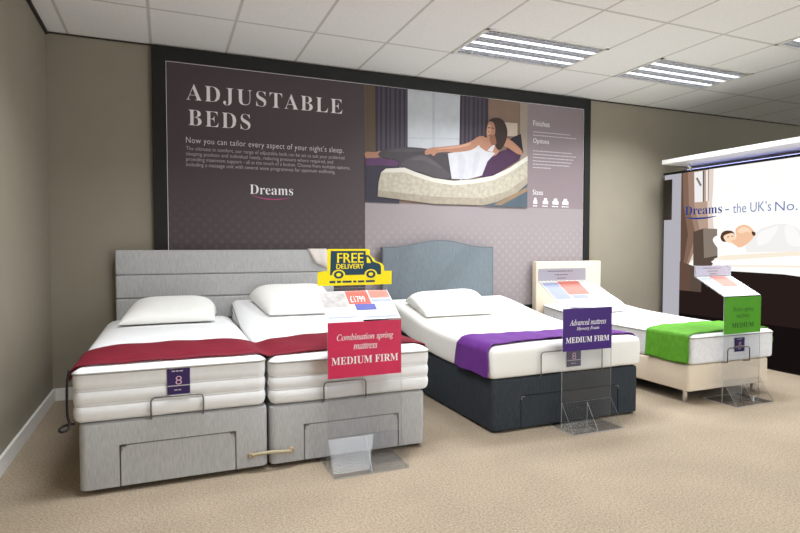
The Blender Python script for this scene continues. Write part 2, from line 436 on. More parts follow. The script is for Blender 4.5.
build('paragraph', text_bm([T(s, 1.018, 2.045 - .0455 * i, wd, .042, 1.0, 'l', -.008) for i, (s, wd) in enumerate(zip(para, (1.40, 1.29, 1.455, 1.31)))], wf), M['text_soft'], t)
lg = build('brand_logo', text_bm([T(sb('Dreams'), 1.545, 1.70, .385, .084, 1.0, 'l', -.008)], wf), M['white_print'], t)
b = B(); ribbon(b, [(1.56, 1.688), (1.66, 1.664), (1.78, 1.66), (1.90, 1.676)], lambda s: .011 * math.sin(PI * min(1, s * .9 + .05)), wf)
build('logo_swoosh', b, M['magenta'], lg)
rr = random.Random(5)
for word, z_, w_, h_, zb_, ln in (('Finishes', 2.545, .215, .058, 2.475, (.86, 1)), ('Options', 2.345, .21, .066, 2.27, (.9, 1, .94, .9, .85, .42)), ('Sizes', 1.8, .135, .054, 0, ())):
    sh = build('side_heading', text_bm([T(word, 4.555, z_, w_, h_, 1.0, 'l', -.004)], wf), M['silver_print'], t)
    if ln:
        b = B(); bars(b, 4.555, zb_, len(ln), .58, .036, .010, wf, rnd=rr, lens=ln); build('small_print', b, M['text_soft'], sh)
for i, wd in enumerate((.05, .07, .08, .085)):
    b = B(); cx = 4.59 + i * .135
    flat_poly(b, [(cx - wd / 2, 1.70), (cx + wd / 2, 1.70), (cx + wd / 2, 1.735), (cx - wd / 2, 1.735)], wf, 0, 0)
    flat_poly(b, [(cx - wd / 3, 1.735), (cx + wd / 3, 1.735), (cx + wd / 4, 1.765), (cx - wd / 4, 1.765)], wf, 0, 0)
    bars(b, cx - wd * .6, 1.672, 1, wd * 1.2, .03, .010, wf, rnd=rr)
    build('size_icon', b, M['silver_print'], t)

# the bedroom photograph printed on the poster, traced as flat shapes
PR = {}
def pm(key, rgb, **k):
    PR[key] = mat('print_' + key, rgb, .45, spec=.25, **k); return PR[key]
pm('tan', (92, 76, 60)); pm('curtain', (54, 46, 58)); pm('fold', (76, 68, 80)); pm('window', (186, 189, 194), var=.06, scale=9)
pm('window_bar', (172, 175, 182)); pm('tan_wall', (128, 104, 90)); pm('tan_light', (150, 136, 124)); pm('shade', (186, 170, 154)); pm('trousers', (70, 64, 68)); pm('knee', (90, 84, 88)); pm('knee_soft', (80, 74, 78))
pm('skin', (166, 120, 98)); pm('skin_dark', (132, 90, 72)); pm('skin_light', (190, 146, 122)); pm('hair', (54, 40, 36)); pm('top', (192, 190, 196)); pm('top_fold', (184, 182, 189)); pm('throw', (88, 56, 92)); pm('under', (54, 50, 62))
pm('bedding', (176, 168, 152), var=.16, scale=26); pm('bedtop', (204, 200, 190)); pm('bedlow', (156, 146, 130), var=.12, scale=26); pm('cushion', (70, 44, 70)); pm('cushion_dark', (38, 32, 42)); pm('blue', (78, 90, 100)); pm('rail', (140, 116, 92))
keys = list(PR); ki = {k: i for i, k in enumerate(keys)}
wf0 = wall_frame(PY)
b = B(); layer = [0]
def Z(pts, key, smooth=False, sc=4.1, ox=360, oy=80):
    layer[0] += 1
    q = [on_y(ox + p[0] / sc, oy + p[1] / sc, PY) for p in pts]
    q = [(min(max(a, SPL + .002), 4.475), min(max(c, 1.657), IZ1 - .004)) for a, c in q]
    flat_poly(b, q, wf0, .0006 + .0003 * layer[0], ki[key], smooth)
Z([(20, 8), (690, 80), (690, 530), (20, 500)], 'tan_wall')
Z([(20, 8), (68, 14), (68, 300), (20, 300)], 'tan')
Z([(62, 10), (198, 25), (198, 300), (64, 300)], 'curtain')
for x, w_ in ((74, 7), (92, 9), (113, 6), (128, 12), (150, 7), (168, 9), (186, 8)): Z([(x, 12), (x + w_, 14), (x + w_ + 2, 300), (x - 2, 300)], 'fold')
Z([(195, 26), (412, 54), (412, 290), (195, 290)], 'window')
Z([(296, 40), (306, 41), (306, 290), (296, 290)], 'window_bar')
Z([(195, 236), (412, 240), (412, 244), (195, 240)], 'window_bar')
Z([(410, 54), (525, 66), (525, 290), (406, 290)], 'curtain')
for x, w_ in ((418, 8), (436, 6), (450, 11), (472, 6), (487, 9), (505, 7)): Z([(x, 55), (x + w_, 57), (x + w_ - 2, 285), (x - 3, 285)], 'fold')
Z([(655, 78), (690, 84), (690, 330), (655, 330)], 'tan_light')
Z([(592, 174), (644, 178), (644, 232), (592, 230)], 'shade')
Z([(20, 340), (160, 330), (160, 510), (20, 500)], 'under')
Z([(600, 255), (630, 232), (658, 222), (668, 300), (640, 320), (600, 300)], 'cushion_dark')
Z([(20, 322), (60, 318), (120, 326), (165, 332), (150, 356), (80, 350), (20, 352)], 'throw')
Z([(20, 296), (60, 296), (84, 292), (84, 316), (50, 320), (20, 318)], 'skin', True)
Z([(78, 298), (110, 283), (180, 275), (270, 282), (340, 296), (364, 300), (380, 404), (300, 400), (230, 390), (170, 360), (150, 330), (100, 322), (76, 312)], 'trousers', True)
Z([(165, 346), (225, 310), (280, 316), (335, 358), (374, 398), (320, 402), (260, 380), (205, 366)], 'knee_soft', True)
Z([(205, 330), (240, 313), (276, 318), (318, 348), (330, 362), (290, 346), (250, 330)], 'knee', True)
Z([(110, 292), (180, 281), (268, 288), (240, 294), (170, 296)], 'knee_soft', True)
Z([(488, 395), (505, 345), (550, 304), (610, 284), (655, 296), (650, 325), (610, 352), (545, 392)], 'cushion', True)
Z([(470, 245), (500, 234), (540, 246), (572, 280), (548, 312), (505, 300)], 'skin', True)
Z([(470, 262), (476, 240), (482, 240), (486, 270)], 'top')
Z([(520, 290), (548, 262), (554, 264), (540, 296)], 'top')
Z([(358, 302), (400, 294), (440, 290), (458, 268), (476, 252), (490, 276), (512, 292), (552, 300), (520, 335), (498, 392), (440, 408), (374, 406)], 'top')
Z([(400, 310), (430, 320), (420, 400), (405, 402)], 'top_fold', True)
Z([(470, 300), (490, 310), (470, 390), (455, 396)], 'top_fold', True)
Z([(508, 236), (486, 232), (452, 252), (410, 266), (340, 274), (285, 280), (264, 292), (268, 308), (288, 304), (300, 312), (322, 298), (400, 296), (452, 288), (484, 268)], 'skin', True)
Z([(562, 230), (590, 236), (625, 254), (660, 290), (660, 306), (640, 302), (606, 280), (572, 262)], 'skin', True)
Z([(526, 168), (548, 156), (576, 160), (594, 182), (602, 222), (588, 268), (566, 288), (548, 262), (536, 220), (530, 190)], 'hair', True)
Z([(519, 192), (526, 172), (544, 176), (552, 204), (548, 230), (536, 244), (522, 240), (516, 222)], 'skin', True)
Z([(518, 205), (524, 186), (532, 184), (534, 206), (528, 226), (520, 222)], 'skin_light', True)
Z([(300, 284), (400, 270), (450, 258), (440, 270), (380, 282)], 'skin_light', True)
Z([(528, 236), (548, 226), (556, 262), (538, 266)], 'skin_dark', True)
Z([(522, 196), (532, 194), (532, 198), (522, 200)], 'hair'); Z([(537, 196), (546, 197), (546, 201), (537, 200)], 'hair')
Z([(520, 214), (527, 208), (528, 217)], 'skin_dark'); Z([(523, 226), (535, 224), (533, 230), (525, 231)], 'skin_dark')
Z([(70, 478), (74, 420), (84, 380), (104, 364), (180, 360), (230, 380), (300, 403), (380, 414), (460, 408), (540, 394), (610, 360), (690, 312), (690, 425), (640, 462), (560, 500), (500, 514), (300, 508)], 'bedding')
Z([(84, 380), (104, 364), (180, 360), (230, 380), (300, 403), (380, 414), (460, 408), (540, 394), (610, 360), (690, 312), (690, 332), (610, 380), (540, 412), (460, 426), (380, 432), (300, 420), (230, 398), (180, 378), (110, 380)], 'bedtop')
Z([(70, 478), (72, 452), (300, 478), (500, 486), (600, 456), (690, 400), (690, 425), (640, 462), (560, 500), (500, 514), (300, 508)], 'bedlow')
Z([(500, 518), (560, 502), (640, 462), (690, 425), (690, 530), (500, 530)], 'blue')
Z([(545, 512), (690, 440), (690, 456), (575, 514)], 'rail')
build('bedroom_photo', b, [PR[k] for k in keys], t)

# ------------------------------------------------------------------ beds: shared shapes
def ring_pts(x0, x1, y0, y1, r, ins, ny=26, na=6):
    """rounded rectangle, constant point count, inset by ins"""
    x0 += ins; x1 -= ins; y0 += ins; y1 -= ins; r = max(r - ins, .012)
    r = min(r, (x1 - x0) / 2 - .001)
    P_ = []
    def arc(cx, cy, a0):
        for k in range(na): a = a0 + PI / 2 * k / (na - 1); P_.append((cx + r * math.cos(a), cy + r * math.sin(a)))
    nx = 8
    arc(x0 + r, y0 + r, PI)
    for k in range(1, nx): P_.append((x0 + r + (x1 - x0 - 2 * r) * k / nx, y0))
    arc(x1 - r, y0 + r, 1.5 * PI)
    for k in range(1, ny): P_.append((x1, y0 + r + (y1 - y0 - 2 * r) * k / ny))
    arc(x1 - r, y1 - r, 0)
    for k in range(1, nx): P_.append((x1 - r - (x1 - x0 - 2 * r) * k / nx, y1))
    arc(x0 + r, y1 - r, .5 * PI)
    for k in range(1, ny): P_.append((x0, y1 - r - (y1 - y0 - 2 * r) * k / ny))
    return P_
def loft(rect, r, profile, bend, wob=0.0, seed=1):
    bm = B(); rings = []; rnd = random.Random(seed)
    ph = rnd.uniform(0, 6)
    for z, ins in profile:
        pts = ring_pts(*rect, r, ins)
        rings.append([bm.verts.new((x, y, z + bend(y) + wob * math.sin(9 * x + ph) * math.sin(7 * y + ph))) for x, y in pts])
    n = len(rings[0])
    for a, b_ in zip(rings, rings[1:]):
        for k in range(n): bm.faces.new((a[k], a[(k + 1) % n], b_[(k + 1) % n], b_[k]))
    bm.faces.new(rings[0][::-1]); bm.faces.new(rings[-1])
    bmesh.ops.triangulate(bm, faces=[f for f in bm.faces if len(f.verts) > 4])
    return bm
def interp(tab):
    def f(y):
        if y <= tab[0][0]: return tab[0][1]
        for (a, va), (b_, vb) in zip(tab, tab[1:]):
            if y <= b_:
                s = (y - a) / (b_ - a); s = s * s * (3 - 2 * s) if False else s
                return va + (vb - va) * s
        return tab[-1][1]
    return f
def smooth_fn(tab):
    """gaussian-smoothed interpolation so that mattresses bend without kinks"""
    f = interp(tab)
    return lambda y: sum(f(y + d) * g for d, g in ((-.16, .1), (-.08, .22), (0, .36), (.08, .22), (.16, .1)))
def top_fn(rect, prof, bend):
    tab = sorted([(ins, z) for z, ins in prof if z > prof[-1][0] - .09 and ins >= 0])
    tab = [q for q in tab if q[1] >= max(z for z, i in prof if i <= .006) - .001]
    g = interp(tab)
    x0, x1, y0, y1 = rect
    return lambda x, y: g(max(0, min(x - x0, x1 - x, y - y0, y1 - y))) + bend(y)
def divan(name, label, rect, z0, z1, fabric, drawer=None, bar=None, deck=None, floor_feet='castor', bar_y=None):
    x0, x1, y0, y1 = rect
    t = thing(name, label, 'bed base', ((x0 + x1) / 2, (y0 + y1) / 2, 0), None)
    b = loft((x0, x1, y0, y1), .035, [(z0, .008), (z0 + .004, .001), (z0 + .012, 0), (z1 - .02, 0), (z1 - .006, .003), (z1, .014), (z1, .1)], lambda y: 0)
    if drawer:
        # cut the drawer opening out of the upholstered body
        d0, d1, dz1 = drawer
        me = bpy.data.meshes.new('t'); bmesh.ops.recalc_face_normals(b, faces=b.faces); b.to_mesh(me); b.free()
        ob = bpy.data.objects.new('t', me); COL.objects.link(ob)
        c = box(B(), d0, d1, y0 - .05, y0 + .05, z0 - .05, dz1); mc = bpy.data.meshes.new('c'); bmesh.ops.recalc_face_normals(c, faces=c.faces); c.to_mesh(mc); c.free()
        oc = bpy.data.objects.new('c', mc); COL.objects.link(oc)
        md = ob.modifiers.new('b', 'BOOLEAN'); md.object = oc; md.operation = 'DIFFERENCE'; md.solver = 'EXACT'
        dg = bpy.context.evaluated_depsgraph_get(); m2 = bpy.data.meshes.new_from_object(ob.evaluated_get(dg))
        b = bmesh.new(); b.from_mesh(m2)
        for o_ in (ob, oc): bpy.data.objects.remove(o_)
        for q in (me, mc, m2): bpy.data.meshes.remove(q)
    build('body', b, fabric, t, smooth=True, auto=40)
    build('underside', box(B(), x0 + .05, x1 - .05, y0 + .12, y1 - .05, z0 - .006, z0 + .012), M['dark_gap'], t)
    if drawer:
        g = .005
        dr = build('drawer_front', box(B(), d0 + g, d1 - g, y0 + .002, y0 + .045, z0 + .002, dz1 - g, .004), fabric, t)
        for xx, sx in ((d0 + g, 1), (d1 - g, -1)):
            q = B(); xa, xb = sorted((xx - .004 * sx, xx + .026 * sx))
            box(q, xa, xb, y0 - .004, y0 + .003, dz1 - .012, dz1 - .004, .001); xa, xb = sorted((xx - .003 * sx, xx + .005 * sx))
            box(q, xa, xb, y0 - .004, y0 + .003, dz1 - .03, dz1 - .004, .001)
            tag(build('corner_clip', q, M['metal'], dr), 'metal corner clip')
    if bar:
        a0, a1, bz = bar; yb = (bar_y if bar_y is not None else y0 - .02)
        q = B(); r = .02
        pts = [(a0, y0 + .004, z1 - .003), (a0, yb, z1 + .006), (a0, yb, bz - r), (a0 + .3 * r, yb, bz - .3 * r), (a0 + r, yb, bz), (a1 - r, yb, bz), (a1 - .3 * r, yb, bz - .3 * r), (a1, yb, bz - r), (a1, yb, z1 + .006), (a1, y0 + .004, z1 - .003)]
        tube(q, pts, .0044, 8)
        tag(build('mattress_retainer_bar', q, M['metal'], t, smooth=True), 'metal hoop that holds the mattress foot')
    if deck:
        q = B(); n = 24
        ys = [y0 + .05 + (y1 - y0 - .09) * i / n for i in range(n + 1)]
        rows = [[q.verts.new((xx, yy, z1 + dz + deck(yy))) for xx, dz in ((x0 + .04, -.018), (x1 - .04, -.018), (x1 - .04, -.007), (x0 + .04, -.007))] for yy in ys]
        for a, c in zip(rows, rows[1:]):
            for k in range(4): q.faces.new((a[k], a[(k + 1) % 4], c[(k + 1) % 4], c[k]))
        q.faces.new(rows[0]); q.faces.new(rows[-1][::-1])
        build('adjustable_deck', q, M['dark_gap'], t)
    for xx in (x0 + .07, x1 - .07):
        for yy in (y0 + .09, y1 - .1):
            q = B()
            if floor_feet == 'castor':
                cyl(q, (xx - .012, yy, .0145), (1, 0, 0), .0145, .0145, .024, 14); cyl(q, (xx, yy, .014), (0, 0, 1), .007, .007, z0 - .01, 10)
                build('castor', q, M['black_plastic'], t, smooth=True, auto=40)
            else:
                tube(q, [(xx, yy, 0), (xx, yy, .006), (xx, yy, z0 - .012), (xx, yy, z0 - .012)], [.02, .02, .02, .026], 18)
                tag(build('leg', q, M['chrome'], t, smooth=True, auto=40), 'short chrome leg')
    return t
def piping_ring(rect, r, z, ins, bend, rad): return tube(B(), [(x, y, z + bend(y)) for x, y in ring_pts(*rect, r, ins)], rad, 6, closed=True)
SPRING = [(.0, .05), (.003, .024), (.012, .009), (.028, .001), (.05, -.002), (.074, .000), (.080, .003), (.084, .007), (.087, .003), (.090, .002), (.093, .006), (.097, .001), (.125, -.002), (.148, .0), (.154, .003), (.158, .007), (.161, .003), (.164, .002), (.167, .006), (.171, .001), (.20, -.002), (.238, -.001), (.247, -.003), (.253, -.002), (.262, .010), (.275, .03), (.286, .07), (.292, .14), (.295, .25), (.296, .40)]
FOAM = [(.0, .04), (.003, .018), (.010, .006), (.024, .001), (.06, 0), (.16, 0), (.178, .003), (.194, .012), (.206, .028), (.213, .05), (.217, .1), (.219, .2), (.22, .45)]
BORDER = [(.0, .03), (.004, .015), (.012, .003), (.03, 0), (.19, 0), (.215, -.002), (.222, -.004), (.229, .0), (.238, .012), (.246, .035), (.252, .08), (.254, .2), (.255, .40)]
def mattress(label, rect, z, prof, bend, cover, pipes=(), lab=None, labmat='label', wob=.0015, seed=1, side=None, r=.045):
    x0, x1, y0, y1 = rect
    t = thing('mattress', label, 'mattress', ((x0 + x1) / 2, (y0 + y1) / 2, z))
    pr = [(z + a, i) for a, i in prof]
    bm_ = loft(rect, r, pr, bend, wob, seed)
    ms = [cover]
    if side:
        ms = [cover, side]
        for f in bm_.faces:
            if f.calc_center_median().z - bend(f.calc_center_median().y) < z + .224 and abs(f.normal.z) < .8: f.material_index = 1
    build('body', bm_, ms, t, smooth=True)
    for pz in pipes: build('piping', piping_ring(rect, r, z + pz, -.003, bend, .0055), M['piping'], t, smooth=True)
    if lab:
        a0, a1, c0, c1, glyph = lab; yl_ = y0 - .008
        lb = build('label', box(B(), a0, a1, yl_, yl_ + .005, c0, c1, .001), M[labmat], t)
        w_ = a1 - a0; fr = wall_frame(yl_ - .001)
        build('label_mark', text_bm([T(glyph, (a0 + a1) / 2, c0 + (c1 - c0) * .38, w_ * .28, (c1 - c0) * .34, 1, 'c', -.012)], fr), M['pink'], lb)
        q = B(); flat_poly(q, [(a0, c0 + .042), (a1, c0 + .042), (a1, c0 + .048), (a0, c0 + .048)], fr, 0, 0); bars(q, a0 + w_ * .3, c0 + .02, 1, w_ * .4, .02, .006, fr); bars(q, a0 + w_ * .2, c1 - .014, 1, w_ * .6, .02, .006, fr)
        build('label_print', q, M['text_soft'], lb)
    return t, top_fn(rect, pr, bend)
def pillow(label, quad, top, thick, rear=.5, lift=0.0, seed=3):
    """quad: footprint corners front-left, front-right, back-right, back-left (x,y)"""
    n = 22; fl, fr_, br, bl = [Vector(q) for q in quad]
    rnd = random.Random(seed); ph = rnd.uniform(0, 6)
    c = (fl + fr_ + br + bl) / 4
    t = thing('pillow', label, 'pillow', (c.x, c.y, top(c.x, c.y)), 'white pillows on the display beds')
    bm = B(); up, lo = [], []
    for j in range(n + 1):
        v = -1 + 2 * j / n; ru, rl = [], []
        for i in range(n + 1):
            u = -1 + 2 * i / n
            uu = math.sin(u * PI / 2) * (1 - .035 * (1 - v * v)); vv = math.sin(v * PI / 2) * (1 - .05 * (1 - u * u))   # sides draw in between the corners
            uu = u * .35 + uu * .65 if False else uu
            s, q = (uu + 1) / 2, (vv + 1) / 2
            p = (fl * (1 - s) + fr_ * s) * (1 - q) + (bl * (1 - s) + br * s) * q
            e = (max(0, 1 - abs(uu) ** 4.5) * max(0, 1 - abs(vv) ** 4.5)) ** .5
            h = thick * e * (.45 + .6 * q) * (1 + .05 * math.sin(5 * u + ph) * math.sin(4 * v + ph))
            zb = top(p.x, p.y) + .006 + lift * q
            edge = .018 * (1 - e)
            rl.append(bm.verts.new((p.x, p.y, zb + edge)))
            ru.append(bm.verts.new((p.x, p.y, zb + edge + h)) if 0 < i < n and 0 < j < n else rl[-1])
        up.append(ru); lo.append(rl)
    for j in range(n):
        for i in range(n):
            for g, fl_ in ((up, False), (lo, True)):
                vs_ = [g[j][i], g[j][i + 1], g[j + 1][i + 1], g[j + 1][i]]
                try: bm.faces.new(vs_[::-1] if fl_ else vs_)
                except ValueError: pass
    o = build('pillowcase', bm, M['pillow'], t, smooth=True)
    # welted seam round the rim
    rim = [lo[0][i].co.copy() if False else None for i in range(0)]
    return t
def runner(name, label, path, yf, yb, m, nv=14, seed=2, group='coloured bed runners'):
    """path(u, y) -> point; u in [0,1] across the bed; yf, yb front and rear edge at u"""
    nu = 90; rnd = random.Random(seed); p1, p2 = rnd.uniform(0, 6), rnd.uniform(0, 6)
    bm = B(); g = []
    for i in range(nu + 1):
        u = i / nu; row = []
        for j in range(nv + 1):
            v = j / nv; y = yf(u) + (yb(u) - yf(u)) * v
            p = path(u, y)
            row.append(bm.verts.new(p))
        g.append(row)
    for i in range(nu):
        for j in range(nv): bm.faces.new((g[i][j], g[i + 1][j], g[i + 1][j + 1], g[i][j + 1]))
    mid = g[nu // 2][nv // 2].co.copy()
    o = build(name, bm, m, None, smooth=True, loc=tuple(mid))
    sd = o.modifiers.new('thickness', 'SOLIDIFY'); sd.thickness = .004; sd.offset = 0.0
    return tag(o, label, 'bed runner', group)

# ------------------------------------------------------------------ the grey linked pair
YF = -2.06
gb = interp([(-3, 0), (.5, 0)])
bendB = smooth_fn([(-2.2, 0), (-1.0, 0), (-.65, .04), (-.3, .125), (.0, .185)])
divan('divan_base', 'grey upholstered divan base standing nearest the left wall', (.44, 1.355, YF - .008, -.13), .026, .358, M['grey_fabric'], (.62, 1.187, .24), (.768, 1.02, .467), None)
divan('divan_base', 'grey upholstered divan base behind the crimson sign stand', (1.368, 2.312, YF - .008, -.13), .024, .348, M['grey_fabric'], (1.556, 2.136, .232), (1.668, 1.92, .462), bendB)
rA = (.416, 1.348, -2.07, -.14); rB = (1.369, 2.345, -2.07, -.14)
mA, topA = mattress('white spring mattress with dark purple label, nearest the left wall', rA, .362, SPRING, gb, M['mattress'], (.2475,), (.846, .956, .472, .604, '8'), seed=4)
mB, topB = mattress('white spring mattress with raised head, right one of the grey pair', rB, .354, [(a * .97, i) for a, i in SPRING], bendB, M['mattress'], (.2375,), seed=9)
pillow('white pillow on the flat mattress nearest the left wall', [(.522, -.73), (1.19, -.73), (1.235, -.27), (.585, -.27)], topA, .195, .5, .01)
pillow('white pillow on the raised grey bed, partly behind the yellow van sign', [(1.59, -.73), (2.10, -.73), (2.18, -.27), (1.49, -.27)], topB, .165, .5, .015, 8)
# headboard
t = thing('headboard', 'wide grey fabric headboard with three horizontal padded bands', 'headboard', (1.38, -.06, .3))
HB0, HB1 = .47, 2.285
build('back_board', box(B(), HB0 + .01, HB1 - .01, -.09, -.056, .004, 1.195, .004), M['grey_fabric'], t)
for z0, z1 in ((1.003, 1.205), (.812, 1.0), (.62, .809), (.43, .617)):
    b = box(B(), HB0, HB1, -.128, -.085, z0, z1, .016, 4)
    build('padded_band', b, M['grey_fabric'], t, smooth=True)
# runner over both grey beds
def pathR(u, y):
    xa, xb = rA[0] - .012, rB[1] + .012
    x = xa + (xb - xa) * u
    if u < .012:
        s = u / .012; return Vector((xa + .002 * s, y, topA(rA[0] + .012, y) - .05 * (1 - s)))
    if u > .96:
        s = (u - .96) / .04; return Vector((xb + .002, y, topB(rB[1] - .01, y) + .004 - .12 * max(0, s)))
    xe = rA[0] - .010 + (rB[1] + .010 - rA[0] + .010) * ((u - .012) / .948)
    def surf(xx):
        if xx < rA[1] - .004: return topA(max(xx, rA[0] + .010), y)
        if xx > rB[0] + .004: return topB(min(xx, rB[1] - .008), y)
        return (topA(rA[1] - .004, y) + topB(rB[0] + .004, y)) / 2
    z = max(sum(surf(xe + d) for d in (-.03, -.015, 0, .015, .03)) / 5, surf(xe) - .001) + .011
    return Vector((xe, y, z + .0025 * math.sin(23 * xe + 8 * y)))
fR = smooth_fn([(0, -2.04), (.06, -2.04), (.25, -2.03), (.46, -2.045), (.55, -2.03), (.7, -2.00), (1, -1.98)])
bR = smooth_fn([(0, -1.56), (.06, -1.58), (.25, -1.55), (.45, -1.60), (.55, -1.56), (.7, -1.46), (1, -1.44)])
runner('bed_runner', 'crimson cloth runner laid across the two linked grey beds', pathR, fR, bR, M['red_cloth'])
# strap, cable, swatch
t = thing('linking_strap', 'beige strap hooked between the two grey bed bases', 'strap', (1.37, YF - .01, .095))
b = B(); tube(b, smooth_path([(1.265, YF - .022, .098), (1.31, YF - .026, .104), (1.37, YF - .026, .103), (1.44, YF - .026, .098), (1.482, YF - .022, .094)], 5), .0105, 8)
build('webbing', b, M['strap'], t, smooth=True)
for x in (1.262, 1.485): build('hook_end', cyl(B(), (x, YF - .0085, .097), (0, -1, 0), .016, .013, .02, 14), M['tan_leather'], t, smooth=True, auto=40)
b = B(); cxp = [(.404, -2.04, .63), (.396, -2.055, .57), (.394, -2.06, .46), (.396, -2.062, .41), (.404, -2.07, .375), (.40, -2.09, .352), (.375, -2.10, .346), (.362, -2.08, .352), (.375, -2.06, .362), (.40, -2.055, .366), (.425, -2.05, .3665)]
tube(b, smooth_path(cxp, 6), .006, 8)
o = build('power_cable', b, M['black_plastic'], None, smooth=True, loc=(.415, -2.05, .45)); tag(o, 'black cable hanging down the corner of the leftmost mattress', 'cable')
b = B()
sw = [(-.055, 1.0), (-.07, 1.210), (-.078, 1.213), (-.124, 1.213), (-.134, 1.206), (-.138, 1.15), (-.141, 1.09), (-.144, 1.03)]
rows = []
for i, (yy, zz) in enumerate(sw):
    k = max(0, i - 4) / 3
    rows.append([b.verts.new((x0_ + (x1_ - x0_) * s, yy - .006 * abs(math.sin(6 * s)) * (i > 4), zz + (.055 * (1 - s) * k))) for s in [q / 8 for q in range(9)] for x0_, x1_ in ((2.045 + .06 * k, 2.215 + .01 * k),)])
rows = rows[1:]
for a, c in zip(rows, rows[1:]):
    for k in range(8): b.faces.new((a[k], a[k + 1], c[k + 1], c[k]))
o = build('fabric_swatch', b, M['swatch'], None, smooth=True, loc=(2.13, -.12, 1.2)); o.modifiers.new('thickness', 'SOLIDIFY').thickness = .003
o.modifiers['thickness'].offset = 0
tag(o, 'beige fabric swatch draped over the top of the grey headboard', 'swatch')

# ------------------------------------------------------------------ the slate bed
YP = -2.03
bendP = smooth_fn([(-2.3, 0), (-1.35, 0), (-1.0, .022), (-.7, .07), (-.4, .125), (-.1, .165), (.1, .18)])
divan('divan_base', 'dark slate divan base with a foot drawer, under the arched headboard bed', (2.815, 4.062, YP - .012, -.14), .016, .355, M['slate_fabric'], (3.03, 3.872, .237), (3.178, 3.70, .522), bendP)
rP = (2.802, 4.10, -2.04, -.14)
mP, topP = mattress('white foam mattress with raised head on the dark slate base', rP, .360, FOAM, bendP, M['foam_cover'], (), (3.405, 3.525, .40, .535, '8'), 'label_grey', seed=5)
pillow('white pillow on the foam mattress in front of the arched headboard', [(2.872, -.89), (3.55, -.89), (3.68, -.39), (2.89, -.39)], topP, .15, .5, .0, 11)
t = thing('headboard', 'blue grey fabric headboard with an arched top', 'headboard', (3.4, -.06, .3))
def arch(z0, ins, dz):
    pts = []; x0, x1 = 2.77 + ins, 3.998 - ins; n = 48
    for i in range(n + 1):
        s = i / n; c = abs(2 * s - 1)
        k = 1 - min(1, max(0, (c - .0) / .84)); k = k * k * (3 - 2 * k) if c > 0 else 1
        k = .5 * (1 + math.cos(PI * min(1, c / .86)))
        pts.append((x0 + (x1 - x0) * s, 1.226 + .068 * k - ins + dz))
    return [(x0, z0)] + pts + [(x1, z0)]
def slab(outline, y_levels):
    """outline function(ins) lofted through (y, ins) levels, closed front and back"""
    bm = B(); rs = []
    for y, ins in y_levels: rs.append([bm.verts.new((x, y, z)) for x, z in outline(ins)])
    n = len(rs[0])
    for a, c in zip(rs, rs[1:]):
        for k in range(n): bm.faces.new((a[k], a[(k + 1) % n], c[(k + 1) % n], c[k]))
    for r_ in (rs[0], rs[-1]):
        f = bm.faces.new(r_)
        bmesh.ops.triangulate(bm, faces=[f])
    return bm
build('upholstery', slab(lambda i: arch(.3, i, 0), [(-.066, .0), (-.115, .0), (-.125, .004), (-.128, .012)]), M['blue_fabric'], t, smooth=True, auto=35)
b = tube(B(), [(x, -.124, z) for x, z in arch(.3, .001, .002)], .004, 6)
build('piping', b, M['blue_fabric'], t, smooth=True)
build('back_board', box(B(), 2.776, 3.992, -.066, -.054, .004, 1.215, .002), M['black_frame'], t)
def pathP(u, y):
    hang = .26
    if u < hang:                                   # hangs down the left side
        s = u / hang; z0_, z1_ = .374 + .006 * math.sin(20 * y), topP(rP[0] + .004, y) + .001
        zz = z0_ + (z1_ - z0_) * s
        return Vector((rP[0] - .010 - .010 * (1 - s) * (1 + .6 * math.sin(17 * y)), y, zz))
    s = (u - hang) / (1 - hang); x = rP[0] - .007 + (rP[1] + .004 - rP[0] + .007) * s
    z = topP(min(max(x, rP[0] + .004), rP[1] - .004), y) + .016
    return Vector((x, y, z + .0022 * math.sin(19 * x + 10 * y) + .0016 * math.sin(41 * x - 5 * y)))
fP = smooth_fn([(0, -2.02), (.26, -2.02), (.34, -1.97), (.5, -1.94), (.8, -1.93), (1, -1.98)])
bP = smooth_fn([(0, -1.55), (.26, -1.58), (.5, -1.64), (.8, -1.66), (1, -1.72)])
runner('bed_runner', 'purple cloth runner over the foot of the foam mattress', pathP, fP, bP, M['purple_cloth'], seed=6)

# ------------------------------------------------------------------ the cream bed
YW = -2.02
bendW = smooth_fn([(-2.3, 0), (-1.2, .0), (-.7, .02), (-.3, .06), (.0, .09)])
divan('platform_bed', 'cream leatherette bed base on short chrome legs', (4.60, 5.528, YW, -.15), .098, .305, M['cream'], None, (4.962, 5.215, .425), bendW, 'leg', -2.07)
rW = (4.608, 5.56, -2.04, -.15)
mW, topW = mattress('white mattress with quilted border on the cream bed base', rW, .309, [(a * .95, i) for a, i in BORDER], bendW, M['mattress'], (.211,), (5.075, 5.185, .385, .498, '8'), seed=12, side=M['side_quilt'])
pillow('white pillow on the cream bed, behind the purple sign stand', [(4.72, -.82), (5.18, -.82), (5.17, -.34), (4.70, -.34)], topW, .24, .45, .02, 15)
t = thing('headboard', 'plain cream leatherette headboard at the right end of the poster', 'headboard', (5.0, -.06, .3))
build('upholstery', box(B(), 4.535, 5.42, -.135, -.06, .25, 1.072, .012, 3), M['cream'], t, smooth=True, auto=35)
build('wall_strut', box(B(), 4.6, 5.36, -.06, -.053, .004, 1.0), M['black_frame'], t)
